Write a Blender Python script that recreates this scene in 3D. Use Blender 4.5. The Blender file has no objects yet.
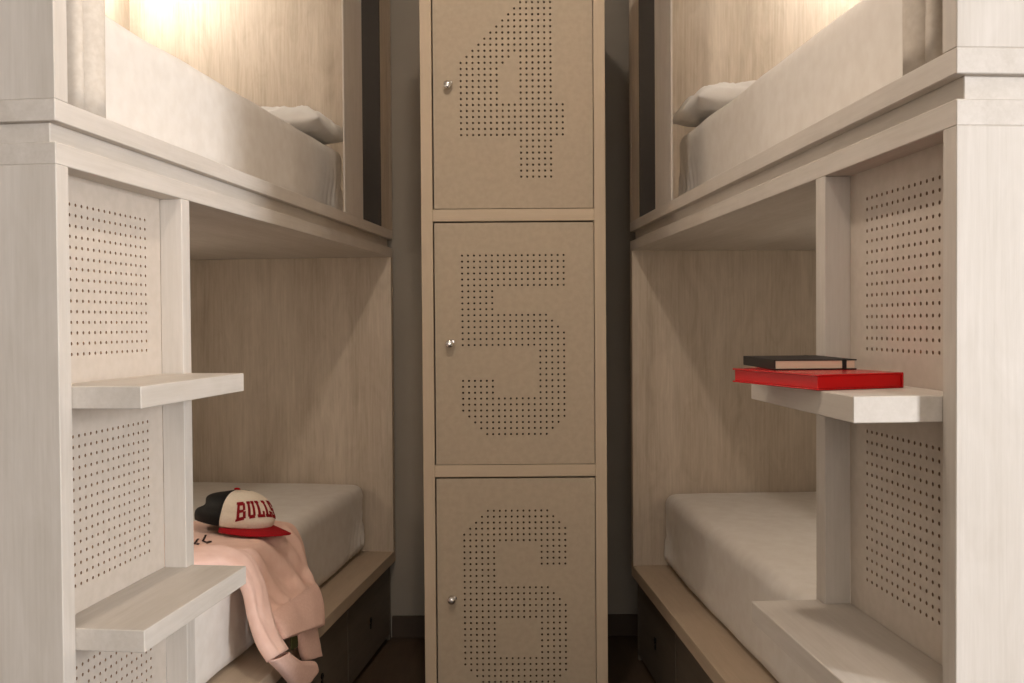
import bpy, bmesh, math, random
from mathutils import Vector, Matrix, noise
random.seed(7)
C = bpy.context.scene.collection
SC = bpy.context.scene

# ---------------------------------------------------------------- materials
def lin(r, g, b):
    f = lambda c: (c/255/12.92) if c/255 <= .04045 else ((c/255+.055)/1.055)**2.4
    return (f(r), f(g), f(b), 1)

def base_mat(name, col, rough=.6, metal=0, spec=.3):
    m = bpy.data.materials.new(name); m.use_nodes = True
    b = m.node_tree.nodes['Principled BSDF']
    b.inputs['Base Color'].default_value = col
    b.inputs['Roughness'].default_value = rough
    b.inputs['Metallic'].default_value = metal
    b.inputs['Specular IOR Level'].default_value = spec
    return m, m.node_tree, b

def N(nt, typ, **kw):
    n = nt.nodes.new(typ)
    for k, v in kw.items(): setattr(n, k, v)
    return n

def wood(name, light, dark, grain='z', rough=.55, bump=.08, contrast=1.0):
    m, nt, b = base_mat(name, light, rough)
    tc = N(nt, 'ShaderNodeTexCoord')
    def layer(across, along, detail, dist, rough_=.6):
        mp = N(nt, 'ShaderNodeMapping')
        s = [across]*3; s['xyz'.index(grain)] = along
        mp.inputs['Scale'].default_value = s
        nt.links.new(tc.outputs['Object'], mp.inputs['Vector'])
        n = N(nt, 'ShaderNodeTexNoise')
        n.inputs['Scale'].default_value = 1; n.inputs['Detail'].default_value = detail
        n.inputs['Roughness'].default_value = rough_; n.inputs['Distortion'].default_value = dist
        nt.links.new(mp.outputs['Vector'], n.inputs['Vector'])
        return n
    broad = layer(9, .9, 3, .6); fine = layer(130, 5, 4, .3, .7); knot = layer(16, 5, 3, 1.8)
    mx = N(nt, 'ShaderNodeMix', data_type='FLOAT'); mx.inputs[0].default_value = .45
    nt.links.new(broad.outputs['Fac'], mx.inputs[2]); nt.links.new(fine.outputs['Fac'], mx.inputs[3])
    mx2 = N(nt, 'ShaderNodeMix', data_type='FLOAT'); mx2.inputs[0].default_value = .25
    nt.links.new(mx.outputs[0], mx2.inputs[2]); nt.links.new(knot.outputs['Fac'], mx2.inputs[3])
    cr = N(nt, 'ShaderNodeValToRGB')
    w = .17/contrast
    cr.color_ramp.elements[0].position = .5-w; cr.color_ramp.elements[0].color = dark
    cr.color_ramp.elements[1].position = .5+w; cr.color_ramp.elements[1].color = light
    nt.links.new(mx2.outputs[0], cr.inputs['Fac'])
    nt.links.new(cr.outputs['Color'], b.inputs['Base Color'])
    bp = N(nt, 'ShaderNodeBump'); bp.inputs['Strength'].default_value = bump; bp.inputs['Distance'].default_value = .002
    nt.links.new(fine.outputs['Fac'], bp.inputs['Height']); nt.links.new(bp.outputs['Normal'], b.inputs['Normal'])
    return m

def speckle(name, c1, c2, scale, rough=.8, bump=.1, dist=.001, spec=.2, stretch=(1, 1, 1)):
    m, nt, b = base_mat(name, c1, rough, spec=spec)
    tc = N(nt, 'ShaderNodeTexCoord'); mp = N(nt, 'ShaderNodeMapping'); mp.inputs['Scale'].default_value = stretch
    nt.links.new(tc.outputs['Object'], mp.inputs['Vector'])
    n = N(nt, 'ShaderNodeTexNoise'); n.inputs['Scale'].default_value = scale; n.inputs['Detail'].default_value = 4
    nt.links.new(mp.outputs['Vector'], n.inputs['Vector'])
    cr = N(nt, 'ShaderNodeValToRGB')
    cr.color_ramp.elements[0].position = .35; cr.color_ramp.elements[0].color = c2
    cr.color_ramp.elements[1].position = .65; cr.color_ramp.elements[1].color = c1
    nt.links.new(n.outputs['Fac'], cr.inputs['Fac']); nt.links.new(cr.outputs['Color'], b.inputs['Base Color'])
    bp = N(nt, 'ShaderNodeBump'); bp.inputs['Strength'].default_value = bump; bp.inputs['Distance'].default_value = dist
    nt.links.new(n.outputs['Fac'], bp.inputs['Height']); nt.links.new(bp.outputs['Normal'], b.inputs['Normal'])
    return m

OAK_L, OAK_D = lin(213, 206, 198), lin(190, 182, 171)
M = {}
M['oak_z'] = wood('bleached_oak_upright', OAK_L, OAK_D, 'z')
M['oak_y'] = wood('bleached_oak_lengthwise', OAK_L, OAK_D, 'y')
M['oak_dim'] = wood('oak_shaded_board', lin(196, 178, 156), lin(176, 158, 136), 'y')  # darker oak copy; dimmer light on the mattress board is in its colour
M['oak_x'] = wood('bleached_oak_crosswise', OAK_L, OAK_D, 'x')
M['oak_shaded'] = wood('bleached_oak_shaded', lin(205, 191, 173), lin(170, 155, 136), 'z', contrast=1.2)  # same oak, browner: the warm shade inside the bunks is in the colour
M['oak_lock'] = wood('locker_oak', lin(202, 184, 160), lin(186, 168, 144), 'z')
M['oak_lockx'] = wood('locker_oak_rail', lin(202, 184, 160), lin(186, 168, 144), 'x')
M['mdf'] = speckle('locker_door_board', lin(183, 168, 147), lin(177, 162, 141), 60, .6, .05)
M['perf'] = speckle('perforated_board', lin(200, 189, 177), lin(194, 183, 170), 60, .65, .05)
M['core_shade'] = base_mat('brown_core_shade', lin(104, 78, 56), .9)[0]  # brown inside of the board, with hole shade put into the colour
M['core_shade_pale'] = base_mat('pale_core_shade', lin(160, 132, 108), .9)[0]  # paler version for the ladder panels, hole shade likewise in the colour
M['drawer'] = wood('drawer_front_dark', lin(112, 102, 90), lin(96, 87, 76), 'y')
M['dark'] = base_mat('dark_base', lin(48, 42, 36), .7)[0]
M['black'] = base_mat('black_plastic', lin(18, 17, 16), .4)[0]
M['chrome'] = base_mat('chrome', (.75, .74, .72, 1), .18, 1)[0]
M['sheet'] = speckle('white_sheet', lin(226, 221, 214), lin(220, 214, 206), 25, .9, .12, .003)
M['pillow'] = speckle('white_pillow', lin(232, 229, 224), lin(226, 222, 216), 14, .9, .3, .006)
M['curtain'] = speckle('curtain_cloth', lin(205, 196, 184), lin(196, 186, 173), 90, .9, .1)
M['pink'] = speckle('pink_fleece', lin(249, 213, 198), lin(243, 204, 188), 30, .95, .2, .003)
M['pinkrib'] = speckle('pink_ribbing', lin(247, 211, 198), lin(240, 202, 188), 160, .95, .3, .001)
M['print'] = base_mat('dark_print', lin(60, 40, 34), .9)[0]
M['green'] = base_mat('green_lining', lin(84, 86, 50), .9)[0]
M['cream'] = speckle('cream_cotton', lin(242, 231, 214), lin(236, 224, 206), 200, .9, .1)
M['mesh'] = speckle('black_mesh', lin(30, 29, 28), lin(18, 18, 18), 420, .6, .4, .001)
M['red'] = speckle('red_twill', lin(170, 16, 28), lin(158, 12, 24), 300, .8, .1)
M['redlet'] = base_mat('dark_red_embroidery', lin(140, 14, 26), .8)[0]
M['redbook'] = base_mat('glossy_red_cover', lin(190, 2, 10), .25, spec=.5)[0]
M['redbook_in'] = base_mat('red_page_edge', lin(205, 2, 8), .35)[0]
M['blackbook'] = base_mat('black_cover', lin(38, 34, 32), .55)[0]
M['pages'] = speckle('cream_pages', lin(238, 222, 196), lin(226, 208, 180), 8, .9, .05, stretch=(1, 1, 180))
M['wall'] = speckle('grey_wall_paint', lin(152, 145, 134), lin(148, 141, 130), 6, .9, .05)
M['room'] = speckle('room_paint', lin(196, 186, 172), lin(192, 182, 168), 6, .9, .05)
M['floor'] = wood('dark_floor', lin(92, 76, 62), lin(72, 58, 46), 'y', .5)
M['skirt'] = base_mat('dark_baseboard', lin(70, 58, 48), .6)[0]

# ---------------------------------------------------------------- mesh helpers
class MB:
    def __init__(self): self.bm = bmesh.new()
    def box(self, x0, x1, y0, y1, z0, z1, bev=.0012):
        t = bmesh.new()
        bmesh.ops.create_cube(t, size=1)
        for v in t.verts:
            v.co = Vector(((x0+x1)/2+v.co.x*(x1-x0), (y0+y1)/2+v.co.y*(y1-y0), (z0+z1)/2+v.co.z*(z1-z0)))
        if bev: bmesh.ops.bevel(t, geom=t.edges[:], offset=min(bev, .3*min(abs(x1-x0), abs(y1-y0), abs(z1-z0))), segments=1, affect='EDGES', profile=.5)
        self.add(t); return self
    def add(self, t):
        me = bpy.data.meshes.new('t'); t.to_mesh(me); t.free(); self.bm.from_mesh(me); bpy.data.meshes.remove(me)
    def prism(self, pts, z0, z1, bev=.0012):
        t = bmesh.new()
        lo = [t.verts.new((x, y, z0)) for x, y in pts]; hi = [t.verts.new((x, y, z1)) for x, y in pts]
        n = len(pts)
        t.faces.new(lo[::-1]); t.faces.new(hi)
        for i in range(n): t.faces.new((lo[i], lo[(i+1) % n], hi[(i+1) % n], hi[i]))
        bmesh.ops.recalc_face_normals(t, faces=t.faces[:])
        if bev: bmesh.ops.bevel(t, geom=t.edges[:], offset=bev, segments=1, affect='EDGES', profile=.5)
        self.add(t); return self
    def lathe(self, prof, axis='z', at=(0, 0, 0), n=24):
        t = bmesh.new(); rings = []
        for r, h in prof:
            ring = []
            for i in range(n):
                a = 2*math.pi*i/n; p = (r*math.cos(a), r*math.sin(a), h)
                if axis == 'y': p = (p[0], h, p[1])
                if axis == 'x': p = (h, p[0], p[1])
                ring.append(t.verts.new(Vector(p)+Vector(at)))
            rings.append(ring)
        for a, b in zip(rings, rings[1:]):
            for i in range(n): t.faces.new((a[i], a[(i+1) % n], b[(i+1) % n], b[i]))
        t.faces.new(rings[0][::-1]); t.faces.new(rings[-1])
        bmesh.ops.recalc_face_normals(t, faces=t.faces[:])
        self.add(t); return self
    def build(self, name, mat, parent=None, smooth=False):
        bmesh.ops.recalc_face_normals(self.bm, faces=self.bm.faces[:])
        me = bpy.data.meshes.new(name); self.bm.to_mesh(me); self.bm.free()
        return link(name, me, mat, parent, smooth)

def link(name, me, mat, parent=None, smooth=False):
    if smooth:
        for p in me.polygons: p.use_smooth = True
    o = bpy.data.objects.new(name, me); C.objects.link(o)
    me.materials.append(mat)
    if parent: o.parent = parent
    return o

def tag(o, label=None, cat=None, group=None, kind=None):
    for k, v in (('label', label), ('category', cat), ('group', group), ('kind', kind)):
        if v: o[k] = v
    return o

def empty(name, loc, rz=0):
    o = bpy.data.objects.new(name, None); C.objects.link(o)
    o.location = loc; o.rotation_euler = (0, 0, rz); o.empty_display_size = .1
    return o

def struct(name, mb, mat): return tag(mb.build(name, mat), kind='structure')

def perforated(a_lines, b_lines, holes, r, thick, place):
    """a board in (a, b) with round holes through the cells named in holes; place(a, b, depth) -> xyz"""
    bm = bmesh.new(); cache = {}
    def V(a, b, d):
        k = (round(a, 5), round(b, 5), round(d, 5))
        if k not in cache: cache[k] = bm.verts.new(place(a, b, d))
        return cache[k]
    na, nb = len(a_lines)-1, len(b_lines)-1
    for i in range(na):
        for j in range(nb):
            a0, a1, b0, b1 = a_lines[i], a_lines[i+1], b_lines[j], b_lines[j+1]
            for d in (0, thick):
                q = [V(a0, b0, d), V(a1, b0, d), V(a1, b1, d), V(a0, b1, d)]
                if (i, j) not in holes: bm.faces.new(q); continue
                ca, cb = (a0+a1)/2, (b0+b1)/2
                ring = [V(ca+r*math.cos(math.radians(45*k-135)), cb+r*math.sin(math.radians(45*k-135)), d) for k in range(8)]
                for k in range(4):
                    bm.faces.new((q[k], q[(k+1) % 4], ring[(2*k+2) % 8], ring[2*k+1], ring[2*k]))
            if (i, j) in holes:
                r0 = [V(ca+r*math.cos(math.radians(45*k-135)), cb+r*math.sin(math.radians(45*k-135)), 0) for k in range(8)]
                r1 = [V(ca+r*math.cos(math.radians(45*k-135)), cb+r*math.sin(math.radians(45*k-135)), thick) for k in range(8)]
                for k in range(8): bm.faces.new((r0[k], r0[(k+1) % 8], r1[(k+1) % 8], r1[k])).material_index = 1
    for i in range(na):
        for b in (b_lines[0], b_lines[-1]):
            bm.faces.new((V(a_lines[i], b, 0), V(a_lines[i+1], b, 0), V(a_lines[i+1], b, thick), V(a_lines[i], b, thick)))
    for j in range(nb):
        for a in (a_lines[0], a_lines[-1]):
            bm.faces.new((V(a, b_lines[j], 0), V(a, b_lines[j+1], 0), V(a, b_lines[j+1], thick), V(a, b_lines[j], thick)))
    mb = MB(); mb.bm.free(); mb.bm = bm
    return mb

def soft_box(x0, x1, y0, y1, z0, z1, r, n=(14, 40, 8), amp=.002, fr=6, seed=0, extra=None):
    """rounded, slightly uneven block"""
    bm = bmesh.new(); cache = {}
    c = Vector(((x0+x1)/2, (y0+y1)/2, (z0+z1)/2)); h = Vector((abs(x1-x0)/2, abs(y1-y0)/2, abs(z1-z0)/2))
    def lines(hh, k):   # denser towards the rounded rim
        inner = hh-r
        rim = [hh-r*(1-math.sin(math.pi/2*t/4)) for t in range(0, 5)]
        mid = [-inner+2*inner*i/k for i in range(k+1)]
        return [-q for q in rim[::-1]][:-1]+mid+rim[1:]
    L = [lines(h[i], n[i]) for i in range(3)]
    def P(p):
        k = tuple(round(q, 5) for q in p)
        if k in cache: return cache[k]
        v = Vector(p); inner = Vector([max(-(h[i]-r), min(h[i]-r, v[i])) for i in range(3)])
        d = v-inner
        if d.length > 1e-9: v = inner+d.normalized()*r
        nn = d.normalized() if d.length > 1e-9 else Vector((0, 0, 1))
        w = c+v
        w = w+nn*amp*noise.noise(w*fr+Vector((seed*7.3, 0, 0)))*2
        if extra: w = extra(w, nn)
        cache[k] = bm.verts.new(w); return cache[k]
    for ax in range(3):
        b1, b2 = [i for i in range(3) if i != ax]
        for sgn in (-1, 1):
            for i in range(len(L[b1])-1):
                for j in range(len(L[b2])-1):
                    q = []
                    for (s, t) in ((i, j), (i+1, j), (i+1, j+1), (i, j+1)):
                        p = [0, 0, 0]; p[ax] = sgn*h[ax]; p[b1] = L[b1][s]; p[b2] = L[b2][t]; q.append(P(p))
                    if len(set(q)) > 2: 
                        try: bm.faces.new(q)
                        except ValueError: pass
    bmesh.ops.remove_doubles(bm, verts=bm.verts[:], dist=1e-6)
    mb = MB(); mb.bm.free(); mb.bm = bm
    return mb

def loft(loops, close=(True, True)):
    bm = bmesh.new(); R = [[bm.verts.new(p) for p in l] for l in loops]
    n = len(R[0])
    for a, b in zip(R, R[1:]):
        for i in range(n): bm.faces.new((a[i], a[(i+1) % n], b[(i+1) % n], b[i]))
    if close[0]: bm.faces.new(R[0][::-1])
    if close[1]: bm.faces.new(R[-1])
    mb = MB(); mb.bm.free(); mb.bm = bm
    return mb

def smooth_path(pts, k=4):
    """Catmull-Rom through tuples of any length"""
    out = []
    n = len(pts)
    for i in range(n-1):
        p0, p1, p2, p3 = pts[max(i-1, 0)], pts[i], pts[i+1], pts[min(i+2, n-1)]
        for s in range(k):
            t = s/k
            out.append(tuple(.5*((2*b)+(-a+c)*t+(2*a-5*b+4*c-d)*t*t+(-a+3*b-3*c+d)*t**3) for a, b, c, d in zip(p0, p1, p2, p3)))
    out.append(tuple(pts[-1])); return out

# ---------------------------------------------------------------- bunk frames
H = 1.17
BUNK = {'L': ((-.6908, 1.4583, 0), 6.8937, -1), 'R': ((.5659, 1.2192, 0), 4.2550, 1)}
L = 2.10; W = 1.03
ZD0, ZD1, ZR0, ZR1, ZTOP = 1.418, 1.4515, 1.4837, 1.5169, 2.56

def root_for(name, side):
    o, deg, s = BUNK[side]
    return empty(name, o, math.radians(deg)*s), s      # local x = s*v (v away from the aisle), local y = u (along the aisle)

def local_root(name, side, u, v, z, turn=0):
    """an Empty in the world standing at a point of the bunk"""
    o, deg, s = BUNK[side]; a = math.radians(deg)*s
    m = Matrix.Translation(o) @ Matrix.Rotation(a, 4, 'Z')
    p = m @ Vector((s*v, u, z))
    return empty(name, p, a+turn), s

def make_bunk(side, label):
    root, s = root_for('bunk_bed', side)
    tag(root, label, 'bunk bed', 'bunk beds either side of the lockers')
    def bx(name, mat, u0, u1, v0, v1, z0, z1, parent=None, bev=.0012):
        x0, x1 = sorted((s*v0, s*v1))
        return MB().box(x0, x1, u0, u1, z0, z1, bev).build(name, M[mat], parent or root)
    # lower storey
    bx('end_panel', 'oak_z', 0, .033, 0, W, 0, ZD0)
    p0, p1 = (.412, .446) if side == 'L' else (.418, .457)
    bx('post', 'oak_z', p0, p1, 0, .045, 0, ZD0)
    pitch = .0176
    ul = [.033]+[.2300+(i-7.5)*pitch for i in range(16)]+[p0]
    tops = (1.371, .989, .607)
    zl = [0.0]; holes = set()
    for zt in sorted(tops):
        b = zt-14.5*pitch; j0 = len(zl)
        zl += [b+i*pitch for i in range(16)]
        for i in range(15):
            for j in range(15): holes.add((1+i, j0+j))
    zl.append(ZD0)
    perforated(ul, zl, holes, .0030, .018, lambda a, b, d: (s*(.045+d), a, b)).build('perforated_panel', M['perf'], root).data.materials.append(M['core_shade_pale'])
    for zt in ((1.077, .697) if side == 'L' else (1.072, .685)):
        e = -.113 if side == 'L' else -.120
        pts = [(s*e, .0345), (s*.0445, .0345), (s*.0445, p0-.0005), (s*-.0005, p0-.0005), (s*-.0005, p1-.012), (s*e, p1-.012)]
        MB().prism(pts, zt-.035, zt).build('ladder_step', M['oak_y'], root)
    bx('mattress_board', 'oak_dim', p1, L, 0, W-.03, .292, .332)
    bx('inner_panel', 'oak_shaded', 2.07, L, 0, W-.03, .332, ZD0)
    bx('back_panel', 'oak_shaded', .033, L, W-.03, W, 0, ZD0)
    # storage under the mattress
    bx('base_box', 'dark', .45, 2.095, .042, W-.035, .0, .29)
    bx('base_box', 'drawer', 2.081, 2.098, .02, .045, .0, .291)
    for u0 in (.500, 1.026, 1.552):
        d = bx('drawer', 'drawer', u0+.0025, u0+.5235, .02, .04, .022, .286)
        k = MB().lathe([(.0085, 0), (.0095, -.002), (.0095, -.004), (.0055, -.0045), (.004, -.002)], 'x', (0, 0, 0), 20)
        for vt in k.bm.verts: vt.co = Vector((s*(.0195+vt.co.x), u0+.263+vt.co.y, .158+vt.co.z))
        k.build('lock', M['black'], d)
        h = MB().prism([(s*.016, u0+.2575), (s*.02, u0+.2575), (s*.02, u0+.2685), (s*.016, u0+.2685)], .128, .147, .0008)
        h.build('latch_tab', M['black'], d)
    # boards between the storeys
    bx('deck_board', 'oak_y', 0, L, 0, W, ZD0, ZD1)
    bx('recessed_plinth', 'oak_y', .012, L-.012, .0165, W-.0165, ZD1, ZR0)
    bx('deck_board', 'oak_y', 0, L, 0, W, ZR0, ZR1)
    # upper storey
    bx('end_panel', 'oak_z', 0, .035, 0, W, ZR1, ZTOP)
    bx('inner_panel', 'oak_shaded', 2.07, L, 0, W-.03, ZR1, ZTOP)
    bx('back_panel', 'oak_shaded', .035, L, W-.03, W, ZR1, ZTOP)
    bx('privacy_board', 'oak_z', 1.508, 1.712, .001, .0065, ZR1, ZTOP)
    bx('niche_shade', 'dark', 1.937, 1.945, .0008, .095, ZR1, ZTOP)      # dark sheet added to stand in for shade in the gap before the end post
    bx('end_post', 'oak_shaded', 1.945, 2.07, .001, .095, ZR1, ZTOP)
    bx('roof_board', 'oak_y', 0, L, 0, W, ZTOP, ZTOP+.033)
    return root

make_bunk('L', 'bleached wooden bunk bed left of the lockers, with cap and sweatshirt on its lower mattress')
make_bunk('R', 'bleached wooden bunk bed right of the lockers, with notebooks on its upper ladder step')

# ---------------------------------------------------------------- mattresses, pillows, curtains
def make_mattress(side, u0, u1, z0, z1, label, seed):
    root, s = local_root('mattress', side, (u0+u1)/2, .54, z0)
    hl = (u1-u0)/2
    def extra(w, nn):
        # gathered pleats of the fitted sheet round the far lower corner by the aisle
        du = hl-w.y; dv = .44+s*w.x
        near = math.exp(-(du/.16)**2)*math.exp(-(dv/.12)**2)*math.exp(-((w.z-.02)/.10)**2)
        if near > .01:
            w = w+nn*near*.009*math.sin((w.y-dv)*150+3*math.sin(w.z*30))
            w = w-nn*near*.012*max(0, 1-w.z/.05)
        # tucked-under lower rim
        return w
    o = soft_box(-.44, .44, -hl, hl, .001, z1-z0, .038, (14, 220, 16), .0022, 5, seed, extra).build('mattress', M['sheet'], None, True)
    o.location = root.location; o.rotation_euler = root.rotation_euler
    bpy.data.objects.remove(root)
    return tag(o, label, 'mattress', 'white mattresses on the bunk beds')
make_mattress('L', .06, 2.052, .332, .588, 'white mattress under the cap and sweatshirt on the left lower bunk', 1)
make_mattress('R', .06, 2.050, .332, .588, 'white bare-topped mattress on the right lower bunk', 2)
make_mattress('L', .17, 1.832, ZR1, 1.764, 'white mattress with a puffy pillow on the left upper bunk', 3)
make_mattress('R', .17, 1.835, ZR1, 1.764, 'white mattress with a creased pillow on the right upper bunk', 4)

def make_pillow(side, u, v, z, lu, lv, h, label, seed, creases):
    root, s = local_root('pillow', side, u, v, z)
    bm = bmesh.new()
    n = 48
    grid = {}
    for top in (1, -1):
        for i in range(n+1):
            for j in range(n+1):
                a, b = -1+2*i/n, -1+2*j/n
                pinch = 1-.10*(1-a*a)*b*b*0-.06*(b*b)*(1-a*a)
                edge = max(0, (1-abs(a)**3.2)*(1-abs(b)**3.2))
                hh = h*edge**.5
                x = s*b*lv*(1-.05*(1-a*a)); y = a*lu*(1-.05*(1-b*b))
                q = Vector((x*9+seed*5, y*9, top))
                wr = .012*noise.noise(q)*edge+.016*(.42-abs(noise.noise(Vector((q.x*1.3, q.y*4.2, q.z)))))*edge**.3*(top > 0)+.008*(.4-abs(noise.noise(q*5)))*edge**.3*(top > 0)
                cr = 0
                for (ca, cb, dx, dy, amp, wid) in creases:
                    t = (a-ca)*dx+(b-cb)*dy
                    cr += amp*math.exp(-(t/wid)**2)*edge**.4*math.exp(-((a-ca)**2+(b-cb)**2)/.5)
                zz = (h*.42+hh*.62+wr+cr) if top > 0 else max(.0, h*.42-hh*.42)
                if edge < 1e-9 and (top, i, j): zz = h*.42
                k = q*2.2
                nv = Vector((noise.noise(k), noise.noise(k+Vector((31, 0, 0))), noise.noise(k+Vector((0, 47, 0)))))*.009*min(1, edge*2)
                rd = .014*(.35-abs(noise.noise(Vector((q.x*.8+3, q.y*3.4, 7)))))*min(1, edge*2)
                grid[top, i, j] = bm.verts.new((x+nv.x-s*rd*.8*(b < 0), y+nv.y, max(.001, zz+.004+nv.z+rd*(top > 0))))
        for i in range(n):
            for j in range(n):
                bm.faces.new((grid[top, i, j], grid[top, i+1, j], grid[top, i+1, j+1], grid[top, i, j+1]))
    bmesh.ops.remove_doubles(bm, verts=bm.verts[:], dist=1e-5)
    mb = MB(); mb.bm.free(); mb.bm = bm
    o = mb.build('pillow', M['pillow'], None, True)
    o.location = root.location; o.rotation_euler = root.rotation_euler
    bpy.data.objects.remove(root)
    return tag(o, label, 'pillow', 'white pillows on the upper bunks')
make_pillow('L', 1.655, .275, 1.766, .180, .205, .084, 'white puffy pillow at the far end of the left upper bunk', 1,
            [(-.1, -.6, 1, .2, -.016, .07), (.7, -.5, .6, 1, -.014, .08), (-.5, -.5, 1, .6, -.010, .05)])
make_pillow('R', 1.655, .275, 1.766, .180, .205, .088, 'white pillow with a deep crease at the far end of the right upper bunk', 2,
            [(.1, -.7, 1, .5, -.034, .09), (.6, -.6, .7, -.7, .012, .12), (-.5, -.6, 1, -.3, -.010, .06)])

def make_curtain(side, pts, label, z0=ZR1+.001, z1=2.54):
    root, s = local_root('curtain', side, 0, 0, 0)
    prof = smooth_path(pts, 7)
    bm = bmesh.new(); rows = []
    nz = 26; th = .0025
    for k in range(nz+1):
        z = z0+(z1-z0)*k/nz
        low = math.exp(-(z-z0)/.18)
        row = []
        for i, (u, v) in enumerate(prof):
            q = Vector((u*14, v*14, z*1.4))
            row.append((u+.004*noise.noise(q)*low, v+.006*low*noise.noise(q+Vector((9, 3, 0))), z))
        f = [bm.verts.new((s*v, u, zz)) for u, v, zz in row]
        rows.append(f)
    for a, b in zip(rows, rows[1:]):
        for i in range(len(prof)-1): bm.faces.new((a[i], a[i+1], b[i+1], b[i]))
    mb = MB(); mb.bm.free(); mb.bm = bm
    o = mb.build('curtain', M['curtain'], None, True)
    o.location = root.location; o.rotation_euler = root.rotation_euler
    bpy.data.objects.remove(root)
    sm = o.modifiers.new('thickness', 'SOLIDIFY'); sm.thickness = th; sm.offset = 0
    return tag(o, label, 'curtain', 'privacy curtains gathered at the ends of the upper bunks')
CURT = [(.046, .10), (.055, .088), (.063, .066), (.070, .034), (.075, .013), (.083, .007), (.089, .010), (.091, .034), (.095, .056), (.104, .044), (.118, .020), (.134, .008), (.148, .005), (.157, .009), (.160, .024), (.156, .05), (.150, .08)]
make_curtain('L', CURT, 'pale curtain gathered by the near post of the left upper bunk')
make_curtain('R', CURT, 'pale curtain gathered by the near post of the right upper bunk')

# ---------------------------------------------------------------- lockers
def rows4():
    R = []
    for r in range(31):
        if r <= 8: R.append([(11-r, 15)])
        elif r == 9: R.append([(2, 15)])
        elif r == 10: R.append([(1, 8), (10, 15)])
        elif r == 11: R.append([(0, 7), (10, 15)])
        elif r <= 17: R.append([(0, 6), (10, 15)])
        elif r <= 23: R.append([(0, 17)])
        else: R.append([(10, 15)])
    return R
def rows5():
    R = []
    for r in range(31):
        if r <= 5: R.append([(0, 17)])
        elif r <= 9: R.append([(0, 5)])
        elif r == 10: R.append([(0, 14)])
        elif r == 11: R.append([(0, 15)])
        elif r == 12: R.append([(0, 16)])
        elif r <= 15: R.append([(0, 17)])
        elif r <= 20: R.append([(13, 17)])
        elif r <= 23: R.append([(0, 5), (13, 17)])
        else: R.append([({24: 0, 25: 0, 26: 0, 27: 1, 28: 2, 29: 3, 30: 4}[r], {28: 16, 29: 15, 30: 14}.get(r, 17))])
    return R
def rows6():
    R = []
    for r in range(31):
        if r <= 4: R.append([(4-r, 14+min(r, 3))])
        elif r == 5: R.append([(0, 17)])
        elif r <= 9: R.append([(0, 5), (13, 17)])
        elif r <= 12: R.append([(0, 5)])
        elif r <= 15: R.append([(0, r+1)])
        elif r <= 18: R.append([(0, 17)])
        elif r <= 24: R.append([(0, 5), (13, 17)])
        elif r <= 26: R.append([(0, 17)])
        else: R.append([(r-26, 17-max(0, r-27))])
    return R

LX0, LX1, LY, LB = -.2550, .2680, 2.72, 3.545
lock = empty('locker', (0, LY, 0))
tag(lock, 'tall oak-framed locker tower with perforated digits 4, 5 and 6 on its doors', 'locker')
ST = .0325
def lb(name, mat, x0, x1, y0, y1, z0, z1): return MB().box(x0, x1, y0, y1, z0, z1).build(name, M[mat], lock)
lb('side_panel', 'oak_lock', LX0, LX0+ST, 0, LB-LY, 0, 2.26)
lb('side_panel', 'oak_lock', LX1-ST, LX1, 0, LB-LY, 0, 2.26)
for z0, z1 in ((.0, .037), (.7337, .7678), (1.4613, 1.4954), (2.192, 2.2265)):
    lb('shelf_board', 'oak_lockx', LX0+ST, LX1-ST, 0, LB-LY-.012, z0, z1)
lb('back_panel', 'oak_lock', LX0+ST, LX1-ST, LB-LY-.012, LB-LY, 0, 2.2265)
DX0, DX1 = LX0+ST+.0042, LX1-ST-.0022
for z0, z1, rows in ((1.4954, 2.192, rows4()), (.7678, 1.4613, rows5()), (.037, .7337, rows6())):
    a, b = z0+.002, z1-.0045
    p = .01695; cx = (DX0+DX1)/2-.0035; top = b-.0925
    xl = [DX0]+[cx+(i-9)*p for i in range(19)]+[DX1]
    zb = top-30.5*p
    zl = [a]+[zb+i*p for i in range(32)]+[b]
    holes = set()
    for r, spans in enumerate(rows):
        for c0, c1 in spans:
            for c in range(c0, c1+1): holes.add((1+c, 1+30-r))
    d = perforated(xl, zl, holes, .0031, .022, lambda q, w, e: (q, .0015+e, w)).build('door', M['mdf'], lock); d.data.materials.append(M['core_shade'])
    MB().box(DX0+.002, DX1-.002, .0238, .0265, a+.002, b-.002).build('hole_shade_sheet', M['dark'], d)  # added dark sheet so the drilled holes look shaded
    zc = (a+b)/2+.001; kx = DX0+.0415
    MB().lathe([(.0105, .0015), (.0110, -.003), (.0080, -.005), (.0075, -.012), (.0112, -.014), (.0115, -.020), (.0090, -.0235), (.0030, -.0245)], 'y', (kx, 0, zc), 28).build('knob', M['chrome'], d, True)
    d2 = MB().box(kx+.004, kx+.0145, -.018, -.011, zc+.001, zc+.0115, .002)
    d2.build('key_tab', M['chrome'], d, False)

# ---------------------------------------------------------------- notebooks on the right upper step
def on_step(name, side, u, v, z, du, dv):
    """frame with x along (du, dv) and y to the right of it; returns world matrix"""
    o, deg, s = BUNK[side]; a = math.radians(deg)*s
    m = Matrix.Translation(o) @ Matrix.Rotation(a, 4, 'Z')
    p = m @ Vector((s*v, u, z)); d = (m.to_3x3() @ Vector((s*dv, du, 0))).normalized()
    e = empty(name, p, math.atan2(d.y, d.x)); return e

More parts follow.
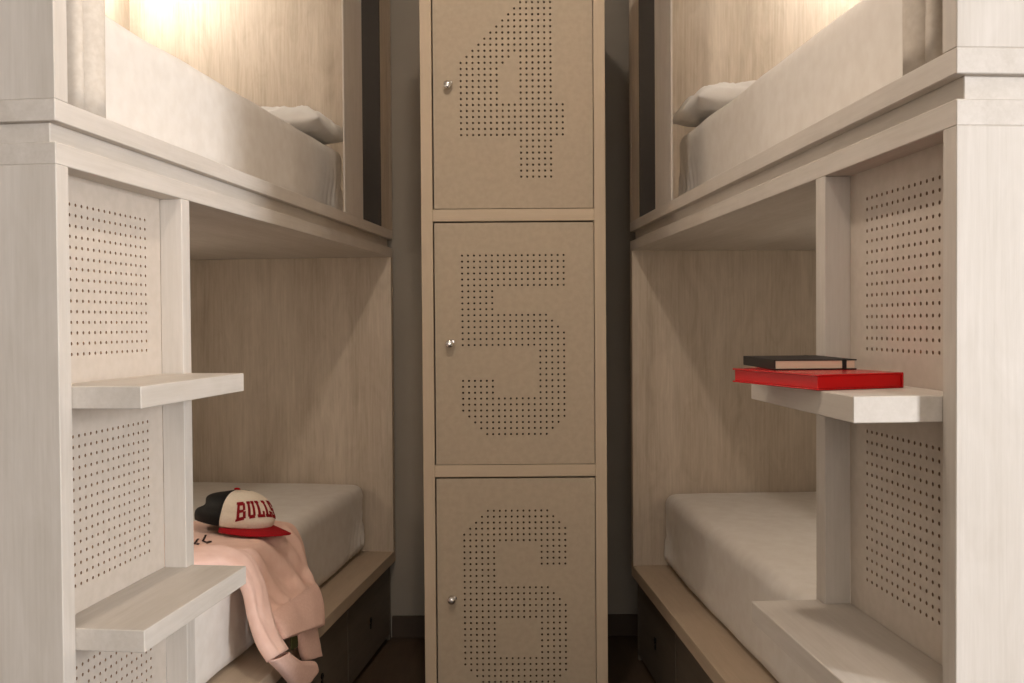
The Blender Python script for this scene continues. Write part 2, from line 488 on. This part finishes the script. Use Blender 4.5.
def notebook(name, e, ln, wd, th, sign, cover, pages, ct=.0022, over=.003, far_spine=False):
    # x along the spine (length ln), y*sign across
    def bx(nm, mat, x0, x1, y0, y1, z0, z1, bev=.0009):
        a, b = sorted((sign*y0, sign*y1)); return MB().box(x0, x1, a, b, z0, z1, bev).build(nm, M[mat], e)
    bx('cover', cover, 0, ln, 0, wd, 0, ct); bx('cover', cover, 0, ln, 0, wd, th-ct, th)
    y0, y1 = (wd-ct, wd) if far_spine else (0, ct)
    bx('spine', cover, 0, ln, y0, y1, ct*.5, th-ct*.5, .0006)
    y0, y1 = (over, wd-ct) if far_spine else (ct, wd-over)
    bx('pages', pages, over, ln-over, y0, y1, ct, th-ct, .0004)
    return bx
# A5 red: near corner (u .14, v -.125); long edge runs to (.356, -.183)
e = on_step('notebook', 'R', .139, -.126, 1.0725, .2137, -.055)
tag(e, 'glossy red notebook lying on the upper step of the right bunk', 'notebook')
bx = notebook('notebook', e, .222, .150, .0225, -1, 'redbook', 'redbook_in', .0026, .003, True)
e = on_step('notebook', 'R', .272, -.140, 1.0954, .98, .06)
tag(e, 'black hardcover notebook with cream pages lying on top of the red notebook', 'notebook')
bx = notebook('notebook', e, .19, .128, .0158, -1, 'blackbook', 'pages', .0018, .0025)
bx('elastic_band', 'black', -.0008, .1908, .106, .112, -.0002, .0162, .0004)

# ---------------------------------------------------------------- sweatshirt
def make_sweatshirt():
    o, deg, s = BUNK['L']
    root, s = root_for('sweatshirt', 'L')
    tag(root, 'pale pink sweatshirt draped over the edge of the left lower mattress', 'sweatshirt')
    def P(u, v, z): return Vector((s*v, u, z))
    def flat_loops(rows, n=36, fold=.0, seed=0, k=5, ridges=()):
        loops = []
        rows = smooth_path(rows, k)
        ctr = [(P(*r[0:3])+P(*r[3:6]))/2 for r in rows]
        for idx, r in enumerate(rows):
            A, B, th = P(*r[0:3]), P(*r[3:6]), r[6]
            c = (A+B)/2; w = (B-A)/2
            t = (ctr[min(idx+1, len(ctr)-1)]-ctr[max(idx-1, 0)]).normalized()
            nrm = t.cross(w.normalized()).normalized()
            loop = []
            for i in range(n):
                a = 2*math.pi*i/n
                ca, sa = math.cos(a), math.sin(a)
                x = math.copysign(abs(ca)**.8, ca); y = math.copysign(abs(sa)**.55, sa)
                q = c+w*x+nrm*th*y
                f = noise.noise(Vector((x*2.2+seed, idx*.10, y)))*fold + fold*(.5-1.6*abs(noise.noise(Vector((x*1.9-idx*.055+seed, x*.7+idx*.05, 3.1)))))*(1-x**4)
                sp = idx/max(1, len(rows)-1)
                for (s0, x0, s1, x1, amp, wid) in ridges:
                    if s0-.12 < sp < s1+.12:
                        xc = x0+(x1-x0)*(sp-s0)/(s1-s0)
                        win = min(1, (sp-s0+.12)/.2, (s1+.12-sp)/.2)
                        dd = (x-xc)/wid
                        f += amp*win*(math.exp(-dd*dd) - .8*math.exp(-(dd+1.5)**2))
                q = q+nrm*f*(1 if y >= 0 else .1)
                ud, vd = q.y-1.13, abs(q.x)-.17            # the cloth is pressed flat under the cap
                k = max(0, min(1, (.30-math.hypot(ud, vd))/.10))
                if q.z > .607: q.z += (min(q.z, .612)-q.z)*k
                loop.append(q)
            loops.append(loop)
        return loops
    # torso: near edge (u, v, z), far edge (u, v, z), half thickness
    body = [(.74, .45, .606, 1.18, .46, .606, .012),
            (.66, .33, .610, 1.26, .34, .606, .014),
            (.66, .22, .612, 1.29, .23, .606, .015),
            (.78, .13, .611, 1.270, .135, .606, .015),
            (.855, .095, .596, 1.265, .092, .596, .014),
            (.875, .072, .550, 1.280, .073, .545, .013),
            (.895, .055, .500, 1.275, .058, .485, .013),
            (.893, .032, .468, 1.235, .032, .457, .013),
            (.884, .016, .456, 1.226, .014, .439, .013)]
    loft(flat_loops(body, 72, .006, 1, 6, ((.30, -.55, .92, .35, .010, .13), (.28, -.1, .85, .80, .009, .12), (.5, -.75, .98, -.35, .008, .11), (.15, -.9, .55, -.6, .010, .12), (.35, .55, .9, .9, .007, .1)))).build('body', M['pink'], root, True)
    hem = [(.885, .017, .457, 1.227, .016, .441, .0145),
           (.876, .004, .447, 1.215, .000, .424, .0165),
           (.862, -.014, .434, 1.190, -.018, .394, .0165),
           (.846, -.032, .413, 1.140, -.036, .352, .0150)]
    h = loft(flat_loops(hem, 56, .004, 1), (False, False)).build('hem', M['pinkrib'], root, True)
    so = h.modifiers.new('thickness', 'SOLIDIFY'); so.thickness = .004; so.offset = -1
    # near sleeve: over the mattress edge, down past the body
    sl = [(.56, .30, .616, .72, .36, .616, .016),
          (.62, .20, .616, .79, .26, .618, .018),
          (.73, .125, .614, .88, .16, .624, .019),
          (.800, .080, .590, .900, .085, .606, .018),
          (.812, .048, .540, .905, .050, .540, .018),
          (.790, .025, .480, .885, .020, .480, .018),
          (.765, -.005, .430, .850, -.010, .430, .018),
          (.760, -.032, .392, .838, -.040, .386, .018)]
    loft(flat_loops(sl, 36, .005, 7, 5, ((.25, .3, .7, -.2, .006, .2), (.6, .4, .95, .1, .005, .2)))).build('sleeve', M['pink'], root, True)
    cf = [(.762, -.033, .390, .838, -.042, .385, .016),
          (.800, -.045, .350, .895, -.052, .345, .016),
          (.850, -.050, .300, .985, -.058, .312, .0155),
          (.872, -.052, .272, 1.010, -.058, .285, .0155)]
    c = loft(flat_loops(cf, 30, .002, 2), (False, False)).build('cuff', M['pinkrib'], root, True)
    so = c.modifiers.new('thickness', 'SOLIDIFY'); so.thickness = .0035; so.offset = -1
    # far sleeve end showing below the hem
    c2 = [(.985, -.016, .400, 1.110, -.018, .390, .012),
          (.985, -.022, .360, 1.115, -.026, .345, .012),
          (.992, -.026, .325, 1.120, -.030, .305, .012),
          (1.005, -.028, .305, 1.128, -.031, .275, .012)]
    c = loft(flat_loops(c2, 26, .003, 5), (False, False)).build('cuff', M['pinkrib'], root, True)
    so = c.modifiers.new('thickness', 'SOLIDIFY'); so.thickness = .0035; so.offset = -1
    tg = loft(flat_loops([(.955, -.012, .395, 1.00, -.014, .392, .004), (.945, -.016, .352, .985, -.018, .350, .004)], 16, 0, 3)).build('lining', M['green'], root, True)
    tg['label'] = 'dark green lining'
    return root
sw = make_sweatshirt()
def print_marks():
    # the small dark script printed near the collar, laid on whatever surface of the sweatshirt is uppermost there
    from mathutils.bvhtree import BVHTree
    trees = []
    for ch in sw.children:
        if ch.name.split('.')[0] in ('body', 'sleeve'):
            bm = bmesh.new(); bm.from_mesh(ch.data); trees.append(BVHTree.FromBMesh(bm)); bm.free()
    def top(u, v):
        best = None
        for t in trees:
            h = t.ray_cast(Vector((-v, u, 1)), Vector((0, 0, -1)))
            if h[0] and (best is None or h[0].z > best): best = h[0].z
        return best or .62
    bm = bmesh.new()
    def stroke(pts, w=.0028):
        pts = [(a+.045, b+.018) for a, b in pts]
        for (a, b) in zip(pts, pts[1:]):
            a, b = Vector(a), Vector(b); d = (b-a).normalized(); n = Vector((-d.y, d.x))*w
            k = 4
            for i in range(k):
                q = []
                p, r_ = a.lerp(b, i/k), a.lerp(b, (i+1)/k)
                for c in (p-n, r_-n, r_+n, p+n):
                    q.append(bm.verts.new((-c.y, c.x, top(c.x, c.y)+.0018)))
                bm.faces.new(q)
    def finish():
        nonlocal bm
        mb = MB(); mb.bm.free(); mb.bm = bm
        o = mb.build('printed_script', M['print'], sw)
        o.modifiers.new('thickness', 'SOLIDIFY').thickness = .0006
        bm = bmesh.new()
    stroke([(1.010, .238), (.975, .226), (.945, .216), (.930, .200), (.945, .196), (.935, .190), (.918, .193)])
    finish()
    stroke([(.965, .238), (.945, .233), (.925, .226), (.905, .222), (.915, .214), (.890, .206), (.868, .196)])
    finish()
print_marks()

# ---------------------------------------------------------------- cap
def make_cap():
    root, s = local_root('cap', 'L', 1.15, .219, .6265)
    tag(root, 'cream baseball cap with red brim and red lettering lying on the pink sweatshirt', 'cap')
    root.rotation_euler = (math.radians(-6), math.radians(3), math.radians(-34))   # local +x = the way the brim points
    A, Bw, HT = .114, .096, .093
    def crown(phi, t, off=0):
        c, sn = math.cos(phi), math.sin(phi)
        back = max(0, -c)
        prof = max(0, 1-t**3.1)**(1/2.3)
        bulge = 1+.05*math.sin(min(t*2.4, 1)*math.pi)*(.4+.6*max(0, c))
        ht = HT*(1-.10*back)
        # the soft mesh back has sunk in above its lower rim
        dent = .042*back**1.1*math.exp(-((t-.56)/.15)**2)
        r = prof*bulge
        x = A*r*c+dent; y = Bw*r*sn; z = ht*t+.006*(1-t)*abs(sn)
        p = Vector((x, y, z))
        if off:
            n = Vector((c/A, sn/Bw, .9*t**1.8/HT*6*.02)).normalized()
            p += n*off
        return p
    def patch(name, mat, p0, p1, npn, t0, t1, ntn, off, th, hole=None):
        bm = bmesh.new(); g = {}
        for i in range(npn+1):
            for j in range(ntn+1):
                g[i, j] = bm.verts.new(crown(p0+(p1-p0)*i/npn, t0+(t1-t0)*j/ntn, off))
        for i in range(npn):
            for j in range(ntn):
                ph = p0+(p1-p0)*(i+.5)/npn; t = t0+(t1-t0)*(j+.5)/ntn
                if hole and hole(ph, t): continue
                bm.faces.new((g[i, j], g[i+1, j], g[i+1, j+1], g[i, j+1]))
        bmesh.ops.remove_doubles(bm, verts=bm.verts[:], dist=1e-5)
        mb = MB(); mb.bm.free(); mb.bm = bm
        o = mb.build(name, M[mat], root, True)
        so = o.modifiers.new('thickness', 'SOLIDIFY'); so.thickness = th; so.offset = -1
        return o
    FR = math.radians(66)
    patch('front_panel', 'cream', -FR, FR, 40, 0, 1, 24, .0006, .002)
    patch('mesh_back', 'mesh', FR, 2*math.pi-FR, 52, 0, 1, 24, 0, .002,
          lambda ph, t: ((ph-math.pi)/.42)**2+((t-.02)/.36)**2 < 1)
    patch('back_strap', 'black', math.pi-.5, math.pi+.5, 14, .0, .13, 3, .0015, .002)
    # brim
    bm = bmesh.new(); g = {}
    na, ns = 36, 10; AM = math.radians(64)
    for i in range(na+1):
        ph = -AM+2*AM*i/na
        e = crown(ph, 0)
        reach = .088*max(0, 1-abs(ph/AM)**2.6)**.7
        for j in range(ns+1):
            q = j/ns
            p = Vector((e.x+reach*q*1.0-.004, e.y*(1+.02*q), .004-.004*q*q-.014*math.sin(ph)**2*(.3+.7*q)))
            g[i, j] = bm.verts.new(p)
    for i in range(na):
        for j in range(ns): bm.faces.new((g[i, j], g[i+1, j], g[i+1, j+1], g[i, j+1]))
    bmesh.ops.remove_doubles(bm, verts=bm.verts[:], dist=1e-5)
    mb = MB(); mb.bm.free(); mb.bm = bm
    o = mb.build('brim', M['red'], root, True)
    so = o.modifiers.new('thickness', 'SOLIDIFY'); so.thickness = .003; so.offset = 0
    MB().lathe([(.0085, HT-.001), (.0085, HT+.001), (.006, HT+.0035), (.002, HT+.0045)], 'z', (0, 0, 0), 18).build('button', M['red'], root, True)
    # lettering BULLS: slab letters from strokes on a 6 x 8 grid
    G = {'B': [(0, 0, 1, 1), (0, 7, 1, 8), (.5, 0, 2.2, 8), (2.2, 0, 5, 1.5), (2.2, 6.5, 5, 8), (2.2, 3.4, 4.8, 4.7), (4.2, .6, 6, 3.9), (4.2, 4.3, 5.8, 7.4)],
         'U': [(0, 6.9, 2.9, 8), (.5, 1, 2.2, 7.5), (3.4, 6.9, 6, 8), (3.9, 1, 5.5, 7.5), (1.1, 0, 4.9, 1.6)],
         'L': [(0, 0, 6, 1.5), (.7, 0, 2.6, 8), (0, 6.9, 3.4, 8), (4.6, 1, 6, 3.1)],
         'S': [(.6, 0, 5.2, 1.6), (.6, 6.4, 5.2, 8), (0, 4.2, 2, 7.2), (.6, 3.4, 5.2, 4.8), (4, .7, 6, 4.1), (0, .0, 1.4, 2.7), (4.6, 5.3, 6, 8)]}
    for k, ch in enumerate('BULLS'):
        bm = bmesh.new()
        for (x0, y0, x1, y1) in G[ch]:
            nx, ny = max(1, round((x1-x0)*1.5)), max(1, round((y1-y0)*1.5)); g = {}
            for i in range(nx+1):
                for j in range(ny+1):
                    gx = (x0+(x1-x0)*i/nx); gy = (y0+(y1-y0)*j/ny)/8
                    f = -1+2*(k*7.1+gx)/(4*7.1+6)               # -1..1 across the word, read from outside
                    phi = -f*math.radians(41)+math.radians(3)
                    lo = .20+.17*(1-f*f); hi = .74+.06*(1-f*f)
                    tt = lo+(hi-lo)*gy
                    for d, off in ((0, .0008), (1, .0026)):
                        g[i, j, d] = bm.verts.new(crown(-phi, tt, off))
            for i in range(nx):
                for j in range(ny):
                    bm.faces.new((g[i, j, 1], g[i+1, j, 1], g[i+1, j+1, 1], g[i, j+1, 1]))
            for i in range(nx):
                for j in (0, ny): bm.faces.new((g[i, j, 0], g[i+1, j, 0], g[i+1, j, 1], g[i, j, 1]))
            for j in range(ny):
                for i in (0, nx): bm.faces.new((g[i, j, 0], g[i, j+1, 0], g[i, j+1, 1], g[i, j, 1]))
        mb = MB(); mb.bm.free(); mb.bm = bm
        mb.build('letter', M['redlet'], root)
    return root
make_cap()

# ---------------------------------------------------------------- the room
RX0, RX1, RY0, RY1, RZ = -3.3, 3.4, -3.0, 3.75, 2.66
struct('floor', MB().box(RX0, RX1, RY0, RY1, -.05, 0, 0), M['floor'])
struct('ceiling', MB().box(RX0, RX1, RY0, RY1, RZ, RZ+.05, 0), M['room'])
struct('wall_back', MB().box(-.54, RX1, 3.56, 3.66, 0, RZ, 0), M['wall'])
struct('wall_back_left', MB().box(RX0, -.54, 3.69, 3.75, 0, RZ, 0), M['wall'])
struct('wall_left', MB().box(RX0-.06, RX0, RY0, RY1, 0, RZ, 0), M['room'])
struct('wall_front', MB().box(RX0, RX1, RY0-.06, RY0, 0, RZ, 0), M['room'])
WY0, WY1, WZ0, WZ1 = -1.60, -1.05, .75, 2.25
w = MB(); w.box(RX1, RX1+.06, RY0, WY0, 0, RZ, 0); w.box(RX1, RX1+.06, WY1, RY1, 0, RZ, 0)
w.box(RX1, RX1+.06, WY0, WY1, 0, WZ0, 0); w.box(RX1, RX1+.06, WY0, WY1, WZ1, RZ, 0)
struct('wall_right', w, M['room'])
f = MB()
for a in ((WY0, WY0+.05, WZ0, WZ1), (WY1-.05, WY1, WZ0, WZ1), (WY0+.05, WY1-.05, WZ0, WZ0+.05), (WY0+.05, WY1-.05, WZ1-.05, WZ1)):
    f.box(RX1+.005, RX1+.055, a[0], a[1], a[2], a[3])
struct('window_1', f, M['room'])
struct('baseboard_back', MB().box(-.455, .50, 3.550, 3.56, 0, .082, .002), M['skirt'])

# ---------------------------------------------------------------- light
def area(name, loc, aim, sx, sy, watts, col, spread=math.pi):
    l = bpy.data.lights.new(name, 'AREA'); l.shape = 'RECTANGLE'; l.size = sx; l.size_y = sy
    l.energy = watts; l.color = col; l.spread = spread
    o = bpy.data.objects.new(name, l); C.objects.link(o); o.location = loc
    o.rotation_euler = (Vector(aim)-Vector(loc)).to_track_quat('-Z', 'Y').to_euler(); return o
def point(name, loc, r, watts, col):
    l = bpy.data.lights.new(name, 'POINT'); l.shadow_soft_size = r; l.energy = watts; l.color = col
    o = bpy.data.objects.new(name, l); C.objects.link(o); o.location = loc; return o
def bunk_point(side, u, v, z):
    o, deg, s = BUNK[side]; a = math.radians(deg)*s
    return Matrix.Translation(o) @ Matrix.Rotation(a, 4, 'Z') @ Vector((s*v, u, z))
area('window_daylight', (RX1+.10, (WY0+WY1)/2, (WZ0+WZ1)/2), (0, 1.3, 1.2), WY1-WY0, WZ1-WZ0, 290, (.97, .975, 1))
area('overhead_fill', (-.3, -1.4, 2.63), (-.3, -1.4, 0), 1.6, 1.0, 6, (1, .86, .70))  # added fill from above, not a known lamp
area('front_fill', (0, -2.95, 1.45), (0, 2, 1.1), 2.4, 1.7, 36, (1, .94, .90))  # added frontal fill; the front wall has no window
point('aisle_downlight', (-.07, 1.40, 2.60), .05, 34, (1, .86, .74))
for sd in 'LR':
    point('bunk_reading_light', bunk_point(sd, 1.74, .84, 2.50), .05, 12, (1, .96, .91))
    point('lower_bunk_fill', bunk_point(sd, 1.0, .86, 1.15), .03, 4.2, (1, .90, .78))  # unseen fill added to brighten the lower bunk interior
wd = bpy.data.worlds.new('world'); SC.world = wd; wd.use_nodes = True
wd.node_tree.nodes['Background'].inputs['Color'].default_value = (.9, .92, 1, 1)
wd.node_tree.nodes['Background'].inputs['Strength'].default_value = .4

# ---------------------------------------------------------------- camera
cam = bpy.data.cameras.new('camera'); co = bpy.data.objects.new('camera', cam); C.objects.link(co)
cam.sensor_fit = 'HORIZONTAL'; cam.sensor_width = 36; cam.lens = 957*36/1024; cam.clip_start = .05
p, r = math.radians(1.0646), math.radians(.4051)
fwd = Vector((0, math.cos(p), -math.sin(p))); upv = Vector((0, math.sin(p), math.cos(p))); rt = Vector((1, 0, 0))
X = rt*math.cos(r)-upv*math.sin(r); Y = rt*math.sin(r)+upv*math.cos(r)
m = Matrix((X, Y, -fwd)).transposed().to_4x4(); m.translation = (0, 0, H)
co.matrix_world = m
SC.camera = co
SC.view_settings.view_transform = 'Standard'; SC.view_settings.look = 'None'
SC.view_settings.gamma = 1; SC.view_settings.use_curve_mapping = False
SC.view_settings.exposure = -0.11
